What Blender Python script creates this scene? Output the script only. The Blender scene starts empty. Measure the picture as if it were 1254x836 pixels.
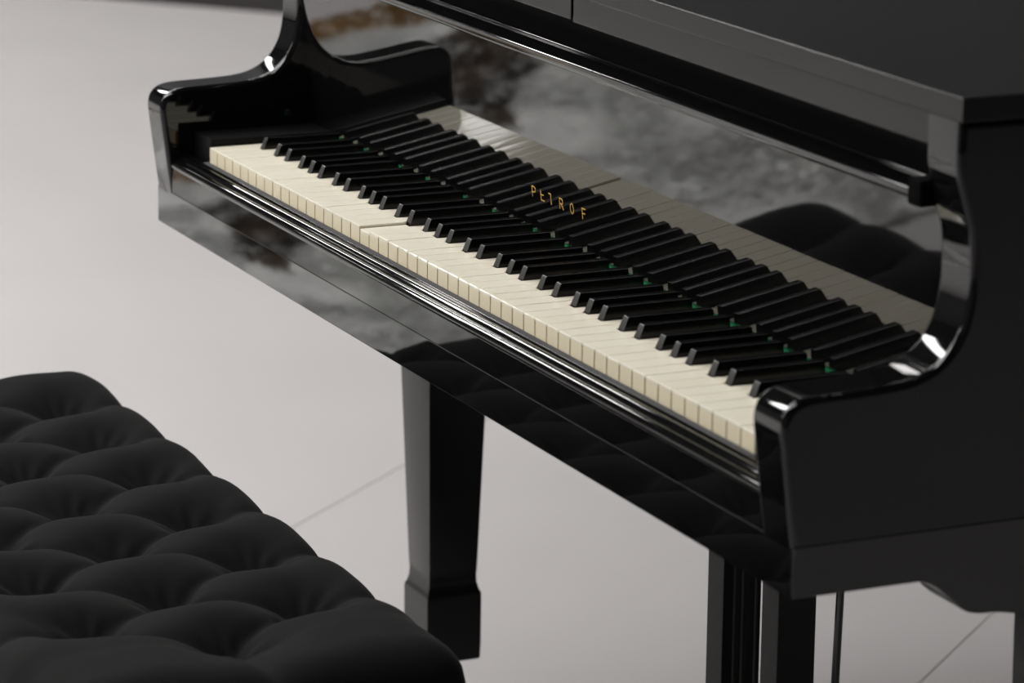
import bpy, bmesh, math, random
from mathutils import Vector, Matrix, noise
random.seed(7)
SC = bpy.context.scene
COL = SC.collection
PI = math.pi
ZF = 0.705                      # height of the white key tops above the floor

# ------------------------------------------------------------------ camera
cam = bpy.data.cameras.new('camera'); camo = bpy.data.objects.new('camera', cam); COL.objects.link(camo)
CX, CY, CZ, PITCH, YAW, ROLL, FPX = 3.52768, -1.27195, 0.735575, 0.248123, 1.137606, 0.010847, 4347.0
fwd = Vector((-math.sin(YAW)*math.cos(PITCH), math.cos(YAW)*math.cos(PITCH), -math.sin(PITCH)))
rgt = Vector((math.cos(YAW), math.sin(YAW), 0)); upv = rgt.cross(fwd)
r2 = rgt*math.cos(ROLL) + upv*math.sin(ROLL); u2 = -rgt*math.sin(ROLL) + upv*math.cos(ROLL)
M = Matrix((r2, u2, -fwd)).transposed().to_4x4(); M.translation = (CX, CY, CZ+ZF)
camo.matrix_world = M
cam.sensor_width = 36; cam.lens = FPX*36/1254; cam.clip_start = .05; cam.clip_end = 60
cam.dof.use_dof = True; cam.dof.focus_distance = 3.35; cam.dof.aperture_fstop = 8.0
SC.camera = camo

# ------------------------------------------------------------------ light and exposure
w = bpy.data.worlds.new('world'); SC.world = w; w.use_nodes = True
w.node_tree.nodes['Background'].inputs[0].default_value = (.75, .8, .9, 1)
w.node_tree.nodes['Background'].inputs[1].default_value = .15
SC.view_settings.view_transform = 'Standard'; SC.view_settings.look = 'None'
SC.view_settings.exposure = 0.0; SC.view_settings.gamma = 1.0; SC.view_settings.use_curve_mapping = False
LAMP = 25.0                      # strength of the ceiling diffusers

# ------------------------------------------------------------------ materials
def mat(name, col, rough=.5, spec=.5, bump=None, var=None, sheen=0, metal=0, emit=None):
    m = bpy.data.materials.new(name); m.use_nodes = True
    nt = m.node_tree; b = nt.nodes['Principled BSDF']
    b.inputs['Base Color'].default_value = (*col, 1); b.inputs['Roughness'].default_value = rough
    b.inputs['Specular IOR Level'].default_value = spec; b.inputs['Metallic'].default_value = metal
    if sheen:
        b.inputs['Sheen Weight'].default_value = sheen; b.inputs['Sheen Roughness'].default_value = .45
    tc = nt.nodes.new('ShaderNodeTexCoord')
    if var:                     # (colour 2, scale, stretch)
        n = nt.nodes.new('ShaderNodeTexNoise'); n.inputs['Scale'].default_value = var[1]; n.inputs['Detail'].default_value = 6
        mp = nt.nodes.new('ShaderNodeMapping'); mp.inputs['Scale'].default_value = var[2]
        nt.links.new(tc.outputs['Object'], mp.inputs[0]); nt.links.new(mp.outputs[0], n.inputs['Vector'])
        r = nt.nodes.new('ShaderNodeValToRGB')
        r.color_ramp.elements[0].position = .3; r.color_ramp.elements[1].position = .7
        r.color_ramp.elements[0].color = (*col, 1); r.color_ramp.elements[1].color = (*var[0], 1)
        nt.links.new(n.outputs['Fac'], r.inputs[0]); nt.links.new(r.outputs[0], b.inputs['Base Color'])
    if bump:                    # (scale, strength, distance)
        n = nt.nodes.new('ShaderNodeTexNoise'); n.inputs['Scale'].default_value = bump[0]; n.inputs['Detail'].default_value = 3
        bp = nt.nodes.new('ShaderNodeBump'); bp.inputs['Strength'].default_value = bump[1]; bp.inputs['Distance'].default_value = bump[2]
        nt.links.new(tc.outputs['Object'], n.inputs['Vector'])
        nt.links.new(n.outputs['Fac'], bp.inputs['Height']); nt.links.new(bp.outputs[0], b.inputs['Normal'])
    if emit:
        b.inputs['Emission Color'].default_value = (*emit[0], 1); b.inputs['Emission Strength'].default_value = emit[1]
    return m

LACQ = mat('black_lacquer', (.0033, .0033, .0035), .03, .72, bump=(60, .007, .001))
LACQC = mat('black_cheek_lacquer', (.0036, .0036, .0038), .03, .5, bump=(60, .007, .001))
SATIN = mat('black_satin_lacquer', (.005, .005, .005), .22, .34)
BKEY = mat('ebony_key', (.002, .002, .0022), .2, .28)
BTIP = mat('ebony_key_tip', (.03, .03, .03), .45, .5)
IVORY = mat('ivory_key', (.88, .83, .70), .06, .5, var=((.85, .795, .65), 30, (1, .3, 1)))
IFRONT = mat('ivory_key_front', (.76, .68, .49), .35, .4)
WOOD = mat('key_wood', (.42, .24, .09), .7, .2, var=((.30, .16, .06), 40, (1, .1, 1)))
GREEN = mat('green_felt', (.02, .22, .09), .95, .1, bump=(900, .4, .001))
GREYFELT = mat('grey_felt', (.07, .07, .072), .9, .1, bump=(900, .4, .001))
DARKWOOD = mat('dark_underside', (.006, .006, .006), .6, .3)
GOLD = mat('gold_leaf', (.75, .45, .10), .45, .5, metal=.35)
BRASS = mat('brass', (.6, .42, .15), .3, .5, metal=1)
VELVET = mat('black_velvet', (.0030, .0033, .0035), .85, .10, bump=(500, .12, .001), sheen=.03, var=((.0048, .0051, .0053), 9, (1, 1, 1)))
FLOORM = mat('pale_grey_floor', (.432, .416, .419), .55, .3, var=((.464, .444, .447), 1.6, (1, 1, 1)), bump=(40, .05, .002))
JOINT = mat('floor_joint', (.405, .388, .383), .8, .1)
DARKWALL = mat('dark_wall', (.085, .085, .088), .8, .2, var=((.075, .075, .078), 2, (1, 1, 1)))
SIDEWALL = mat('grey_wall', (.14, .14, .14), .8, .2, var=((.12, .12, .12), 1.5, (1, 1, 1)))
BASEB = mat('dark_baseboard', (.03, .028, .027), .5, .3)
CEILM = mat('dark_ceiling', (.035, .035, .037), .9, .1, var=((.028, .028, .03), 1, (1, 1, 1)))
POSTM = mat('lifted_black_lacquer', (.016, .016, .016), .45, .22)  # lyre posts: base colour lifted in place of missing reflected light
FELTB = mat('black_felt', (.0022, .0022, .0022), .9, .05)
BLOCK = mat('dull_black_block', (.003, .003, .003), .45, .18)
LAMPM = mat('lamp_diffuser', (.8, .8, .8), .5, .3, emit=((1, .985, .96), LAMP))
HOUS = mat('lamp_housing', (.6, .6, .6), .5, .4)
RUGG = mat('grey_pile', (.88, .88, .87), .95, .1, var=((.62, .62, .62), 3.5, (1, 1, 1)))
RUGB = mat('brown_pile', (.075, .05, .035), .95, .1, var=((.05, .035, .025), 9, (1, 1, 1)))
RUGO = mat('golden_pile', (.42, .25, .04), .95, .1, var=((.30, .17, .03), 9, (1, 1, 1)))

# ------------------------------------------------------------------ helpers
def empty(name, loc, label, cat, group=None):
    o = bpy.data.objects.new(name, None); COL.objects.link(o); o.location = loc
    o.empty_display_size = .1; o['label'] = label; o['category'] = cat
    if group: o['group'] = group
    return o
def obj(name, bm, mats, parent=None, off=None, smooth=35, label=None, kind=None):
    """bm holds floor-based world coordinates; they are moved into the root's frame"""
    root = parent
    while root is not None and root.parent: root = root.parent
    o0 = Vector(off) if off is not None else (root.location if root is not None else Vector())
    bmesh.ops.recalc_face_normals(bm, faces=bm.faces)
    me = bpy.data.meshes.new(name); bm.to_mesh(me); bm.free()
    if root is not None: me.transform(Matrix.Translation(-o0))
    for m in (mats if isinstance(mats, (list, tuple)) else [mats]): me.materials.append(m)
    if smooth:
        for p in me.polygons: p.use_smooth = True
        me.set_sharp_from_angle(angle=math.radians(smooth))
    o = bpy.data.objects.new(name, me); COL.objects.link(o)
    if smooth and len(me.polygons) < 4000:      # flat faces stay flat beside their rounded edges
        wn = o.modifiers.new('weighted_normals', 'WEIGHTED_NORMAL'); wn.mode = 'FACE_AREA'; wn.weight = 90; wn.keep_sharp = True
    if parent is not None: o.parent = parent
    if label: o['label'] = label
    if kind: o['kind'] = kind
    return o
def struct(name, bm, m):
    return obj(name, bm, m, None, smooth=0, kind='structure')

def box(bm, x0, x1, y0, y1, z0, z1, bev=0, seg=2, mi=0):
    v = [bm.verts.new((x, y, z)) for z in (z0, z1) for y in (y0, y1) for x in (x0, x1)]
    fs = [bm.faces.new([v[i] for i in q]) for q in ((0,2,3,1),(4,5,7,6),(0,1,5,4),(2,6,7,3),(0,4,6,2),(1,3,7,5))]
    for f in fs: f.material_index = mi
    if bev:
        es = list({e for f in fs for e in f.edges})
        bmesh.ops.bevel(bm, geom=es, offset=bev, segments=seg, profile=.5, affect='EDGES', clamp_overlap=True)
    return bm
def nb(): return bmesh.new()
def spline(pts, n=4, closed=False):
    """Catmull-Rom through the points"""
    out = []; L = len(pts)
    for i in range(L-1):
        p0 = pts[max(i-1, 0)]; p1 = pts[i]; p2 = pts[i+1]; p3 = pts[min(i+2, L-1)]
        for k in range(n):
            t = k/n
            out.append(tuple(.5*((2*b)+(c-a)*t+(2*a-5*b+4*c-d)*t*t+(-a+3*b-3*c+d)*t**3) for a, b, c, d in zip(p0, p1, p2, p3)))
    out.append(pts[-1]); return out
def inset(poly, d):
    """offset a closed counter-clockwise 2-D polygon inwards by d"""
    n = len(poly); res = []
    for i in range(n):
        ax, ay = poly[i-1]; bx, by = poly[i]; cx, cy = poly[(i+1) % n]
        e1 = Vector((bx-ax, by-ay)).normalized(); e2 = Vector((cx-bx, cy-by)).normalized()
        n1 = Vector((-e1.y, e1.x)); n2 = Vector((-e2.y, e2.x)); m = n1+n2
        k = max(m.dot(n1), .5)
        m = m/k
        res.append((bx+m.x*d, by+m.y*d))
    return res
def area(p): return sum(p[i-1][0]*p[i][1]-p[i][0]*p[i-1][1] for i in range(len(p)))/2
def loft(bm, loops, cap=True, mi=0):
    vs = [[bm.verts.new(p) for p in lp] for lp in loops]
    n = len(vs[0])
    for a, b in zip(vs[:-1], vs[1:]):
        for i in range(n):
            j = (i+1) % n
            bm.faces.new((a[i], a[j], b[j], b[i])).material_index = mi
    if cap:
        bm.faces.new(vs[0][::-1]).material_index = mi; bm.faces.new(vs[-1]).material_index = mi
    return bm
def prism_x(bm, prof, x0, x1, r=0, seg=4, mi=0):
    """profile (y, z) swept along x with rounded end edges of radius r"""
    if area(prof) < 0: prof = prof[::-1]
    loops = []
    if r:
        for k in range(seg+1):
            a = PI/2*k/seg
            loops.append((x0+r*(1-math.sin(a)), r*(1-math.cos(a)))) if False else loops.append((x0+r*(1-math.cos(a)), r*(1-math.sin(a))))
        for k in range(seg+1):
            a = PI/2*(1-k/seg)
            loops.append((x1-r*(1-math.cos(a)), r*(1-math.sin(a))))
    else: loops = [(x0, 0), (x1, 0)]
    L = []
    for x, d in loops:
        p = inset(prof, d) if d > 1e-7 else prof
        L.append([(x, y, z) for y, z in p])
    return loft(bm, L, mi=mi)
def prism_z(bm, poly, z0, z1, r=0, seg=3, mi=0):
    if area(poly) < 0: poly = poly[::-1]
    L = []
    if r:
        for k in range(seg+1):
            a = PI/2*k/seg; L.append((z0+r*(1-math.cos(a)), r*(1-math.sin(a))))
        for k in range(seg+1):
            a = PI/2*(1-k/seg); L.append((z1-r*(1-math.cos(a)), r*(1-math.sin(a))))
    else: L = [(z0, 0), (z1, 0)]
    return loft(bm, [[(x, y, z) for x, y in (inset(poly, d) if d > 1e-7 else poly)] for z, d in L], mi=mi)
def tube(bm, p0, p1, r, n=12, r1=None):
    p0 = Vector(p0); p1 = Vector(p1); d = (p1-p0).normalized()
    a = d.orthogonal().normalized(); b = d.cross(a)
    r1 = r if r1 is None else r1
    return loft(bm, [[tuple(p+(a*math.cos(2*PI*i/n)+b*math.sin(2*PI*i/n))*q) for i in range(n)] for p, q in ((p0, r), (p1, r1))])
def up(prof): return [(y, z+ZF) for y, z in prof]

# ------------------------------------------------------------------ the room
E1 = Vector((.76, .65)).normalized(); E2 = Vector((-E1.y, E1.x))
def W(s, t): p = E1*s + E2*t; return (p.x, p.y)
TF, TB, SL, SR, CEIL = 4.78, -5.0, -11.0, 7.0, 3.6
fl = nb(); vs = [fl.verts.new((*W(s, t), -.0016)) for s, t in ((SL, TB), (SR, TB), (SR, TF), (SL, TF))]; fl.faces.new(vs)
floor = struct('floor', fl, JOINT)
g = .0006
s0 = .62 - 12*.97; k = 0
while s0 < SR:
    wid = 1.94 if abs(s0+2.29) < .01 else .97      # one double-width panel, no joint in view there
    a, b = max(s0+g, SL), min(s0+wid-g, SR)
    if b > a:
        bm = nb(); prism_z(bm, [W(a, TB), W(b, TB), W(b, TF), W(a, TF)], -.0014, 0, .0005, 1)
        o = obj('floor_panel', bm, FLOORM, None, smooth=0); o.parent = floor
    s0 += wid
def wall(name, a, b, m):
    p, q = Vector(W(*a)), Vector(W(*b)); d = (q-p).normalized(); n = Vector((d.y, -d.x))*.1
    bm = nb(); prism_z(bm, [tuple(p), tuple(q), tuple(q+n), tuple(p+n)], 0, CEIL)
    return struct(name, bm, m)
def base(name, a, b, m, h=.12, th=.015):
    p, q = Vector(W(*a)), Vector(W(*b)); d = (q-p).normalized(); n = Vector((-d.y, d.x))*th
    bm = nb(); prism_z(bm, [tuple(p), tuple(q), tuple(q+n), tuple(p+n)], 0, h, .003, 1)
    return struct(name, bm, m)
for nm, a, b, m in (('far', (SR, TF), (SL, TF), DARKWALL), ('left', (SL, TF), (SL, TB), SIDEWALL),
                    ('near', (SL, TB), (SR, TB), SIDEWALL), ('right', (SR, TB), (SR, TF), SIDEWALL)):
    wall('wall_'+nm, a, b, m); base('baseboard_'+nm, a, b, BASEB)
bm = nb(); prism_z(bm, [W(SL, TB), W(SR, TB), W(SR, TF), W(SL, TF)], CEIL, CEIL+.1); struct('ceiling', bm, CEILM)

# ceiling lamps (some seen in the gloss, others added to brighten the scene)
def lamp(s, t, L, wd=.28):
    x, y = W(s, t)
    r = empty('ceiling_or_fill_light', (x, y, CEIL-.07), 'long white tube light under the ceiling, one of an unseen set, some added as fill light', 'ceiling light', 'long ceiling lights')
    bm = nb(); prism_z(bm, [W(s-L/2, t-wd/2), W(s+L/2, t-wd/2), W(s+L/2, t+wd/2), W(s-L/2, t+wd/2)], CEIL-.05, CEIL, .006, 2)
    obj('housing', bm, HOUS, r)
    bm = nb(); q = wd*.42
    prism_z(bm, [W(s-L/2+.03, t-q), W(s+L/2-.03, t-q), W(s+L/2-.03, t+q), W(s-L/2+.03, t+q)], CEIL-.075, CEIL-.05, .01, 2)
    obj('diffuser', bm, LAMPM, r)
for q_ in ((-4.9, 2.5, 4.2), (-7.6, -.6, 4.2), (-7.6, -2.8, 4.2), (-4.6, 4.1, 4.2), (-3.0, 1.0, 4.2), (-3.0, -.1, 4.2), (-3.0, -1.2, 4.2), (-.8, -1.5, 3.4), (4.4, .4, 3.0), (-9.87, 3.22, .6, .07), (-9.87, 3.37, .6, .07), (-9.87, 3.52, .6, .07)):  # one lamp each added to brighten rug, keys and right-hand floor
    lamp(*q_)

# ------------------------------------------------------------------ the grand piano
XL, XR, AI0, AI1 = -.105, 1.329, -.055, 1.279        # outer cheeks, inner cheeks
KP = .02354
piano = empty('grand_piano', (.612, .6, 0), 'glossy black lacquered grand piano with ivory white keys and closed lid on the pale floor', 'piano')

ARM = [(-.0228, -.0620), (-.0265, -.036)] + spline([(-.0295, -.012), (-.0325, .012), (-.0345, .030), (-.0330, .0415), (-.0265, .0500), (-.0160, .0545),
      (.000, .0560), (.028, .0567), (.0600, .0582), (.0800, .0615), (.0950, .0680), (.1070, .0780), (.1155, .0910), (.1205, .1050),
      (.1235, .1240), (.1238, .1460), (.1215, .1660), (.1165, .1830), (.1120, .1980), (.1085, .2130), (.1075, .2300)], 4) + [(.1075, .2530), (.78, .2530), (.78, -.0620)]
obj('cheek', prism_x(nb(), up(ARM), AI1, XR, .006), LACQC, piano, label='right cheek with a curved arm, nearest the viewer')
obj('cheek', prism_x(nb(), up(ARM), XL, AI0, .006), LACQC, piano, label='left cheek with a curved arm, beside the lowest keys')

# key bed: the board under keys and cheeks, its curved brackets at the sides
bm = nb(); box(bm, XL, XR, -.0228, .78, ZF-.0995, ZF-.0588, .0012)
obj('key_bed', bm, LACQ, piano)
BR = spline([(.087, -.0990), (.100, -.1040), (.113, -.1135), (.122, -.1220), (.131, -.1290), (.142, -.1322), (.160, -.1335), (.178, -.1370)], 3) + [(.60, -.142), (.60, -.0990)]
for x0, x1 in ((AI1, XR), (XL, AI0)):
    obj('bracket', prism_x(nb(), up(BR), x0+.0008, x1-.0008, .002), LACQ, piano)

# key slip with its three beads
def arcp(cy, cz, r, a0, a1, n=6):
    return [(cy+r*math.cos(math.radians(a0+(a1-a0)*i/n)), cz+r*math.sin(math.radians(a0+(a1-a0)*i/n))) for i in range(n+1)]
SLIP = ([(-.0235, -.0582), (-.0231, -.0318)] + arcp(-.0185, -.0285, .0060, 205, 62, 22) + arcp(-.0105, -.0245, .0060, 166, 58, 18)
        + [(-.0070, -.0180)] + arcp(-.0064, -.0178, .0006, 200, 70, 4) + [(-.0030, -.0172), (-.0030, -.0582)])
obj('key_slip', prism_x(nb(), up(SLIP), AI0+.0005, AI1-.0005), LACQ, piano, smooth=50)
bm = nb(); box(bm, -.004, 52*KP+.004, -.0062, .012, ZF-.030, ZF-.0166, .001)
obj('felt_strip', bm, GREYFELT, piano, label='grey felt strip between key slip and keys')
# key blocks at both ends
for x0, x1 in ((AI0+.0004, -.0022), (52*KP+.0022, AI1-.0004)):
    bm = nb(); box(bm, x0, x1, .002, .142, ZF-.0582, ZF+.0075, .002)
    obj('key_block', bm, BLOCK, piano)
bm = nb(); box(bm, -.002, 52*KP+.002, .02, .30, ZF-.0588, ZF-.024)
obj('key_frame', bm, DARKWOOD, piano)

# keys
NOTES = ['A', 'B'] + ['C', 'D', 'E', 'F', 'G', 'A', 'B']*7 + ['C']
HAS = {'C': .14, 'D': -.14+.28-.14, 'F': .16}      # spelled out below
OFFB = {'C': -.14, 'D': .14, 'F': -.16, 'G': 0.0, 'A': .16}   # sharp right of this white key, offset of its centre from the gap
BW = .0104
def sharp_x(i):                  # centre of the sharp right of white key i, or None
    n = NOTES[i]
    if n not in OFFB or i >= 51: return None
    return (i+1+OFFB[n])*KP
def rounded(poly, r):
    out = []
    n = len(poly)
    for i in range(n):
        a, b, c = Vector(poly[i-1]), Vector(poly[i]), Vector(poly[(i+1) % n])
        out.append(tuple(b+(a-b).normalized()*r)); out.append(tuple(b+((a-b).normalized()+(c-b).normalized())*r*.3)); out.append(tuple(b+(c-b).normalized()*r))
    return out
for i in range(52):
    x0, x1 = i*KP+.00042, (i+1)*KP-.00042
    sl = sharp_x(i-1) if i > 0 else None; sr = sharp_x(i)
    ta = max(x0, (sl+BW/2+.0011) if sl else x0); tb = min(x1, (sr-BW/2-.0011) if sr else x1)
    dz = random.uniform(-.0002, .0002) + (-.0024 if i == 18 else 0)
    poly = [(x0, 0), (x1, 0), (x1, .0485)]
    if tb < x1: poly.append((tb, .0485))
    poly += [(tb, .1545), (ta, .1545)]
    if ta > x0: poly.append((ta, .0485))
    poly.append((x0, .0485))
    pp = []
    for q in poly:
        if not pp or (abs(q[0]-pp[-1][0])+abs(q[1]-pp[-1][1])) > 1e-6: pp.append(q)
    n = len(pp)
    # round the two front corners
    c = .0011
    pp = [(x0+c*.3, c*.3), (x0+c, 0), (x1-c, 0), (x1-c*.3, c*.3), (x1, c)] + pp[2:] + [(x0, c)]
    zt = ZF+dz
    bm = nb()
    lo = [[(x, y, zt-.0205) for x, y in pp], [(x, y, zt-.0024) for x, y in pp], [(x, y, zt-.0005) for x, y in pp], [(x, y, zt-.0001) for x, y in inset(pp, .0004)], [(x, y, zt) for x, y in inset(pp, .0009)]]
    loft(bm, lo)
    bm.normal_update(); bmesh.ops.recalc_face_normals(bm, faces=bm.faces)
    for f in bm.faces:
        cz = f.calc_center_median(); nn = f.normal
        if cz.z > zt-.0024+1e-5: f.material_index = 0
        elif nn.y < -.5 and cz.y < .003: f.material_index = 1
        else: f.material_index = 2
    lab = None
    if i == 18: lab = 'white key sunk a little below its neighbours'
    obj('white_key', bm, [IVORY, IFRONT, WOOD], piano, label=lab, smooth=30)
bm = nb()
A_, B_ = BW/2, BW/2-.0010
def bl(y0, y1, w_, z): return [(-w_, y0, z), (w_, y0, z), (w_, y1, z), (-w_, y1, z)]
loft(bm, [bl(.0492, .1378, A_, ZF-.020), bl(.0500, .1375, A_, ZF+.0002), bl(.0545, .1368, B_+.0002, ZF+.0106), bl(.0551, .1364, B_-.0001, ZF+.0114), bl(.0560, .1358, B_-.0006, ZF+.0118)])
bmesh.ops.recalc_face_normals(bm, faces=bm.faces); bm.normal_update()
for f in bm.faces:
    if f.normal.y < -.55 and f.calc_center_median().z > ZF: f.material_index = 1
first = None
for i in range(52):
    sx = sharp_x(i)
    if sx is None: continue
    if first is None:
        first = obj('black_key', bm, [BKEY, BTIP], piano, smooth=40); first.location.x = sx
        me = first.data; o = first
        # the mesh is centred on x = 0 in world terms, its root sits at x = .612
        me.transform(Matrix.Translation((piano.location.x, 0, 0))); first.location.x = sx-piano.location.x
    else:
        o = first.copy(); COL.objects.link(o); o.parent = piano; o.location.x = sx-piano.location.x

# fallboard, its rail and lettering
TH = math.radians(5.5)
def fb(s): return (.142-math.sin(TH)*s, math.cos(TH)*s)       # point at distance s up the face
y0, z0 = fb(.0058); y1, z1 = fb(.1785)
FB = [(y0, z0), (y1, z1), (y1+.020, z1+.002), (y0+.020, z0)]
fallboard = obj('fallboard', prism_x(nb(), up(FB), AI0+.0006, AI1-.0006), LACQ, piano, label='mirror-glossy fallboard with gilt lettering')
yl, zl = y1, z1
RAIL = [(yl-.0002, zl-.0002), (yl-.0012, zl+.0012), (yl-.0075, zl+.0016), (yl-.0083, zl+.0026), (yl-.0088, zl+.0085), (yl-.0082, zl+.0098), (yl-.0068, zl+.0106), (yl+.004, zl+.0116), (yl+.014, zl+.0125)] + arcp(yl+.0165, zl+.0135, .0018, 215, 20, 5) + [(yl+.022, zl+.012), (yl+.022, zl+.0006), (yl, zl+.0002)]
obj('fallboard_rail', prism_x(nb(), up(RAIL), AI0+.020, 1.256), LACQ, fallboard, smooth=50)
for x0, x1 in ((1.2575, AI1-.0008), (AI0+.0008, AI0+.0185)):
    bm = nb(); box(bm, x0, x1, .106, .135, ZF+zl+.0005, ZF+zl+.022, .003); obj('hinge_block', bm, FELTB, fallboard)
def letter(strokes, x, s, h=.0100, th=.00100):
    """strokes in a unit box, drawn as raised bars on the fallboard face"""
    bm = nb(); fx = Vector((1, 0, 0)); fy = Vector((0, -math.sin(TH), math.cos(TH))); fn = Vector((0, -math.cos(TH), -math.sin(TH)))
    o = Vector((x, .142, ZF))+fy*s
    for st in strokes:
        for (ax, ay), (bx_, by) in zip(st[:-1], st[1:]):
            a = Vector((ax*.0072, ay*h)); b = Vector((bx_*.0072, by*h)); d = (b-a).normalized(); n = Vector((-d.y, d.x))*th/2
            a = a-d*th*.35; b = b+d*th*.35
            P = [o+fx*q.x+fy*q.y for q in (a-n, b-n, b+n, a+n)]
            loft(bm, [[tuple(p-fn*.0001) for p in P], [tuple(p+fn*.0003) for p in P]])
    obj('letter', bm, GOLD, fallboard, smooth=0)
S = .0382
letter([[(0, 0), (0, 1), (.65, 1), (.95, .85), (.95, .6), (.65, .45), (0, .45)]], .5220, S)
letter([[(0, 1), (0, 0), (1, 0)], [(-.1, .55), (.8, .55)]], .5415, S)
letter([[(.5, 0), (.5, 1), (-.15, 1)]], .5605, S)
letter([[(0, 0), (0, 1), (.65, 1), (.95, .85), (.95, .62), (.65, .5), (0, .5)], [(.45, .5), (1.05, 0)]], .5830, S)
letter([[(.5, 0), (.15, .15), (0, .5), (.15, .85), (.5, 1), (.85, .85), (1, .5), (.85, .15), (.5, 0)]], .6060, S)
letter([[(0, 0), (0, 1), (.95, 1)], [(0, .52), (.75, .52)]], .6320, S)
# green name felt under the fallboard
bm = nb(); box(bm, -.002, 52*KP+.002, .1432, .160, ZF+.0004, ZF+.0055)
obj('name_felt', bm, GREEN, piano, label='green felt strip under the fallboard')

# inside of the recess above the fallboard
bm = nb(); box(bm, AI0+.001, AI1-.001, .172, .186, ZF+.02, ZF+.2525); obj('inner_panel', bm, DARKWOOD, piano)
# rail under the lid, with its slot
bm = nb(); box(bm, .6580, AI1-.0005, .1125, .135, ZF+.2270, ZF+.2528, .0010); obj('lid_rail', bm, SATIN, piano)
bm = nb(); box(bm, AI0+.0005, .6535, .1125, .135, ZF+.2285, ZF+.2528, .0010); obj('lid_rail', bm, SATIN, piano)
bm = nb(); box(bm, .6536, .6579, .1140, .135, ZF+.2275, ZF+.2310); box(bm, .6536, .6579, .128, .135, ZF+.2312, ZF+.2526); obj('slot_liner', bm, DARKWOOD, piano)

# case behind the keyboard: rim following the bent side, lid, soundboard
OUT = [(XR, .78)] + spline([(XR, .78), (1.318, .88), (1.27, 1.00), (1.19, 1.10), (1.09, 1.18), (.98, 1.26), (.86, 1.38), (.72, 1.52), (.55, 1.60), (.36, 1.62), (.16, 1.58), (.00, 1.48), (-.08, 1.34), (XL, 1.20)], 4)[1:] + [(XL, .78)]
inn = inset(OUT if area(OUT) > 0 else OUT[::-1], .05)
outp = OUT if area(OUT) > 0 else OUT[::-1]
bm = nb()
n = len(outp)
rows = [[bm.verts.new((x, y, z)) for x, y in p] for p, z in ((outp, ZF-.0990), (outp, ZF+.2530), (inn, ZF+.2530), (inn, ZF-.0990))]
for a, b in zip(rows, rows[1:]+rows[:1]):
    for i in range(n):
        j = (i+1) % n
        if abs(outp[i][1]-.78) < 1e-6 and abs(outp[j][1]-.78) < 1e-6: continue
        bm.faces.new((a[i], a[j], b[j], b[i]))
obj('rim', bm, LACQ, piano)
bm = nb(); prism_z(bm, inset(outp, .051), ZF-.07, ZF-.055); obj('soundboard', bm, DARKWOOD, piano)
LID = [(XL-.006, .1045), (XR+.006, .1045), (XR+.006, .78)] + [(x*1.004-.0025, y+.005) for x, y in OUT[1:-1]] + [(XL-.006, .78)]
obj('lid', prism_z(nb(), LID, ZF+.2535, ZF+.2727, .0016, 3), SATIN, piano)

# legs with casters
def sq(cx, cy, hx, hy, z): return [(cx-hx, cy-hy, z), (cx+hx, cy-hy, z), (cx+hx, cy+hy, z), (cx-hx, cy+hy, z)]
def leg(cx, cy, ztop):
    Z = ZF
    rings = [(.0440, .0370, ztop), (.0440, .0370, Z-.20), (.0425, .0365, Z-.24), (.0300, .0295, Z-.512), (.0297, .0292, Z-.520), (.0303, .0297, Z-.529), (.0325, .0318, Z-.537),
             (.0340, .0332, Z-.5395), (.0346, .0338, Z-.543), (.0344, .0336, Z-.60), (.0338, .0330, Z-.6185), (.0325, .0318, Z-.6205)]
    bm = nb(); loft(bm, [sq(cx, cy, a, b, z) for a, b, z in rings])
    es = [e for e in bm.edges if abs((e.verts[0].co-e.verts[1].co).z) > 1e-5 and len(e.link_faces) == 2]
    bmesh.ops.bevel(bm, geom=es, offset=.0014, segments=2, profile=.5, affect='EDGES')
    lg = obj('leg', bm, SATIN, piano, smooth=25)
    bm = nb(); tube(bm, (cx, cy, Z-.6204), (cx, cy, .045), .012); tube(bm, (cx-.013, cy, .024), (cx+.013, cy, .024), .024, 20)
    obj('caster', bm, BRASS, lg)
leg(-.030, .289, ZF-.0993); leg(1.254, .289, ZF-.1400); leg(.42, 1.42, ZF-.0989)

# lyre: posts, rods, box and pedals
for x in (.5365, .649):
    bm = nb(); box(bm, x, x+.034, .33, .372, .135, ZF-.0994, .0015); obj('lyre_post', bm, POSTM, piano)
for x in (.5790, .5960, .6230):
    bm = nb(); tube(bm, (x, .340, .16), (x, .340, ZF-.0994), .0030, 8); obj('pedal_rod', bm, DARKWOOD, piano)
bm = nb(); box(bm, .50, .72, .315, .40, .075, .1345, .004); obj('lyre_box', bm, LACQ, piano)
for x in (.545, .612, .679):
    bm = nb(); prism_z(bm, spline([(x-.009, .34), (x-.010, .28), (x-.014, .24), (x, .215), (x+.014, .24), (x+.010, .28), (x+.009, .34)], 3), .078, .086, .002, 2); obj('pedal', bm, BRASS, piano)
for x in (.560, .660):
    bm = nb(); tube(bm, (x, .405, .11), (x, .418, ZF-.0994), .0042, 10); obj('lyre_brace', bm, LACQ, piano)

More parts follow.
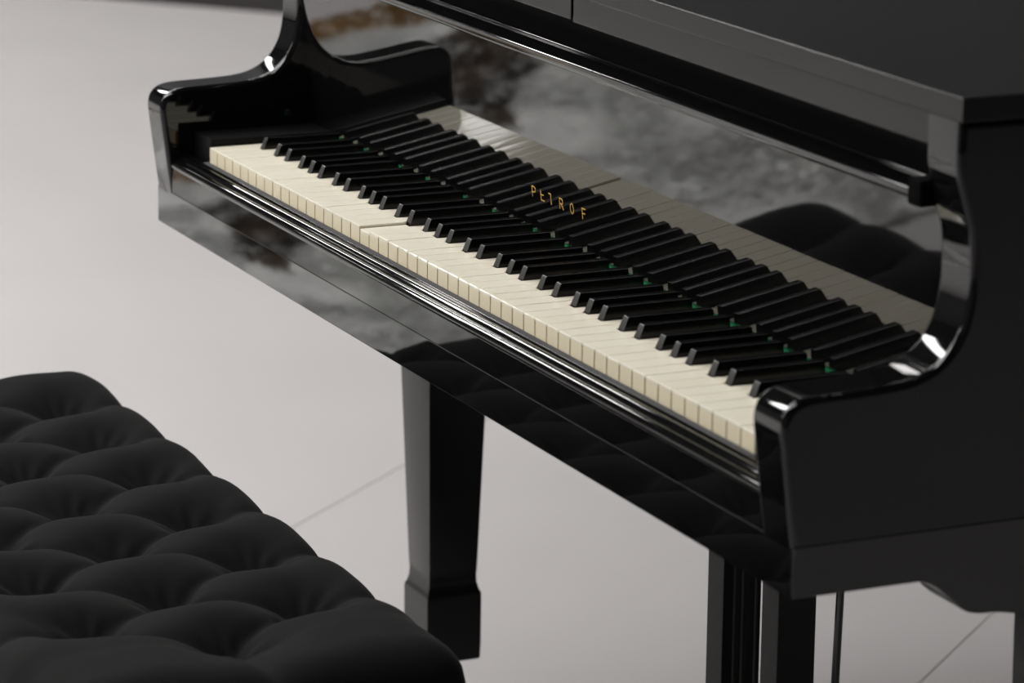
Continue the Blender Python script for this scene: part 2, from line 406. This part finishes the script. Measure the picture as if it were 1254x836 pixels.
# ------------------------------------------------------------------ the tufted bench
bench = empty('piano_bench', (.40, -.29, 0), 'black velvet piano bench with deep button tufting, in front of the keyboard', 'bench')
BX0, BX1, BY0, BY1, BZ = -.085, .955, -.480, -.105, ZF-.2400
PX, QY, UX0, VY0 = .140, .100, .047, -.185
def tuft(x, y):
    u = (x-UX0)/PX; v = (VY0-y)/QY                 # rows at v = 0, 1, 2
    d2 = 9; F = 0
    for r_ in range(3):                            # funnels around the buttons
        for k in range(7 if r_ == 1 else 6):
            bx_ = UX0+PX*(k-(.5 if r_ == 1 else 0)); by = VY0-QY*r_
            bx_ += .007*math.sin(k*5.1+r_*2.3); by += .005*math.sin(k*3.7+r_*4.1)
            if abs(x-bx_) > .2: continue
            dd = math.hypot(x-bx_, y-by); F += math.exp(-(dd/.045)**1.6)
            if dd < d2: d2 = dd; an = math.atan2(y-by, x-bx_); sd = k*1.7+r_*2.9
    F = min(F, 1.1)
    gath = math.sin(an*9+sd+1.5*math.sin(an*2+sd))*math.exp(-((d2-.022)/.014)**2)*.04
    a = abs(math.sin(PI*(u+v/2))); b = abs(math.sin(PI*(u-v/2)))
    Ca = math.exp(-math.sqrt(a*a+.02)/.15)*2.3; Cb = math.exp(-math.sqrt(b*b+.02)/.15)*2.3
    dome = .80+.20*(a*b)**1.0; C = Ca+Cb-Ca*Cb
    o = max(-v, v-2, 0)*QY/.075; o = min(o, 1)
    A = abs(math.sin(PI*u)); domeo = .80+.20*A; Co = math.exp(-math.sqrt(A*A+.012)/.20)*1.6
    h1, c1 = dome*(1-o)+domeo*o, (C if o == 0 else Co)
    ue = max(-.5-u, u-5.5, 0); q = min(ue/.25, 1)
    if ue > 0:
        B = abs(math.sin(PI*(v-1)/2)) if -1 < v < 3 else 1
        h1 = h1*(1-q)+(.80+.20*B)*q; c1 = c1*(1-q)+math.exp(-B/.14)*q
    return h1-.74*F-.17*c1+gath
bm = nb(); NX, NY = 260, 110; RC = .045; RE = .052
grid = []
for j in range(NY+1):
    row = []
    for i in range(NX+1):
        # denser towards the rounded edge
        fx = i/NX; fy = j/NY
        x = BX0+(BX1-BX0)*fx; y = BY0+(BY1-BY0)*fy
        cx = min(max(x, BX0+RC), BX1-RC); cy = min(max(y, BY0+RC), BY1-RC)
        dx, dy = x-cx, y-cy; m = max(abs(dx), abs(dy)); L = math.hypot(dx, dy)
        if L > 1e-9 and abs(dx) > 1e-9 and abs(dy) > 1e-9:
            x, y = cx+dx*m/L, cy+dy*m/L
        d = min(x-BX0, BX1-x, y-BY0, BY1-y)
        if abs(dx) > 1e-9 and abs(dy) > 1e-9: d = RC-math.hypot(x-cx, y-cy)
        d = max(d, 0)
        drop = RE-math.sqrt(max(RE*RE-(RE-min(d, RE))**2, 0))
        h = tuft(x, y)
        nz = noise.noise(Vector((x*22, y*22, 0)))*.0012
        z = BZ-.038*(1-h)*(1-.35*max(0, 1-d/.05)) - drop*.85 + nz
        # pillows bulge outwards at the edge
        row.append(bm.verts.new((x, y, z)))
    grid.append(row)
for j in range(NY):
    for i in range(NX):
        bm.faces.new((grid[j][i], grid[j][i+1], grid[j+1][i+1], grid[j+1][i]))
rim_ = grid[0][:] + [grid[j][NX] for j in range(1, NY+1)] + [grid[NY][i] for i in range(NX-1, -1, -1)] + [grid[j][0] for j in range(NY-1, 0, -1)]
prev = rim_
for k, (o_, zz) in enumerate(((.003, .055), (.004, .075), (.003, .100), (0, .112))):
    cur = []
    for v in rim_:
        c = v.co; cx = min(max(c.x, BX0+RC), BX1-RC); cy = min(max(c.y, BY0+RC), BY1-RC)
        d = Vector((c.x-cx, c.y-cy)); d = d.normalized() if d.length > 1e-9 else Vector((0, 0))
        cur.append(bm.verts.new((c.x+d.x*o_, c.y+d.y*o_, BZ-zz)))
    for i in range(len(rim_)):
        j = (i+1) % len(rim_); bm.faces.new((prev[i], prev[j], cur[j], cur[i]))
    prev = cur
bm.faces.new(prev)
cushion = obj('cushion', bm, VELVET, bench, smooth=80)
for r_ in range(3):
    for i in range(7 if r_ == 1 else 6):
        x = UX0+PX*i-(PX/2 if r_ == 1 else 0); y = VY0-QY*r_; z = BZ-.0375
        bm = nb(); bmesh.ops.create_uvsphere(bm, u_segments=14, v_segments=7, radius=.0085)
        for v in bm.verts: v.co = Vector((v.co.x+x, v.co.y+y, v.co.z*.45+z))
        obj('button', bm, VELVET, cushion, smooth=60)
bm = nb(); box(bm, BX0+.012, BX1-.012, BY0+.012, BY1-.012, BZ-.185, BZ-.1125, .003); obj('frame', bm, SATIN, bench)
for x in (BX0+.045, BX1-.045):
    for y in (BY0+.045, BY1-.045):
        bm = nb(); loft(bm, [sq(x, y, .017, .017, 0), sq(x, y, .026, .026, BZ-.1855)]); obj('leg', bm, SATIN, bench)

# ------------------------------------------------------------------ the shaggy rug mirrored in the lacquer
rug = empty('shaggy_rug', (-2.2, -1.15, 0), 'pale shaggy rug with brown patch and golden edge, mirrored in the glossy fallboard', 'rug')
RX0, RX1, RY0, RY1 = -3.38, -1.15, -1.75, -.60
bm = nb(); box(bm, RX0, RX1, RY0, RY1, .0005, .010, .003); obj('backing', bm, RUGG, rug)
BROWN = [(-3.00, -1.22), (-2.90, -1.10), (-2.67, -1.03), (-2.44, -.965), (-2.27, -.955), (-2.14, -.965), (-2.38, -1.07), (-2.52, -1.16), (-2.60, -1.30), (-3.00, -1.35)]
def region(x, y):
    n = noise.noise(Vector((x*5, y*5, 3)))*.02+noise.noise(Vector((x*25, y*25, 1)))*.012
    if x < -3.20+n*1.5+.5*max(0, -1.06-y): return 2
    X, Y = x+n, y+n*.5; c = False; m = len(BROWN)
    for i in range(m):
        (ax, ay), (bx_, by) = BROWN[i-1], BROWN[i]
        if (ay > Y) != (by > Y) and X < (bx_-ax)*(Y-ay)/(by-ay)+ax: c = not c
    return 1 if c else 0
pil = [nb(), nb(), nb()]
for k in range(26000):
    x = random.uniform(RX0, RX1); y = random.uniform(RY0, RY1)
    b = pil[region(x, y)]
    a = noise.noise(Vector((x*3.5, y*3.5, 7)))*5+random.uniform(-.8, .8)
    h = random.uniform(.006, .013); l = random.uniform(.012, .03); r = random.uniform(.005, .010)
    tip = b.verts.new((x+math.cos(a)*l, y+math.sin(a)*l, .009+h))
    q = [b.verts.new((x+r*math.cos(t), y+r*math.sin(t), .009)) for t in (a, a+2.1, a+4.2)]
    for i in range(3): b.faces.new((q[i], q[(i+1) % 3], tip))
for nm, b, m in zip(('grey_pile', 'brown_pile', 'golden_pile'), pil, (RUGG, RUGB, RUGO)):
    obj(nm, b, m, rug, smooth=0, kind='stuff')
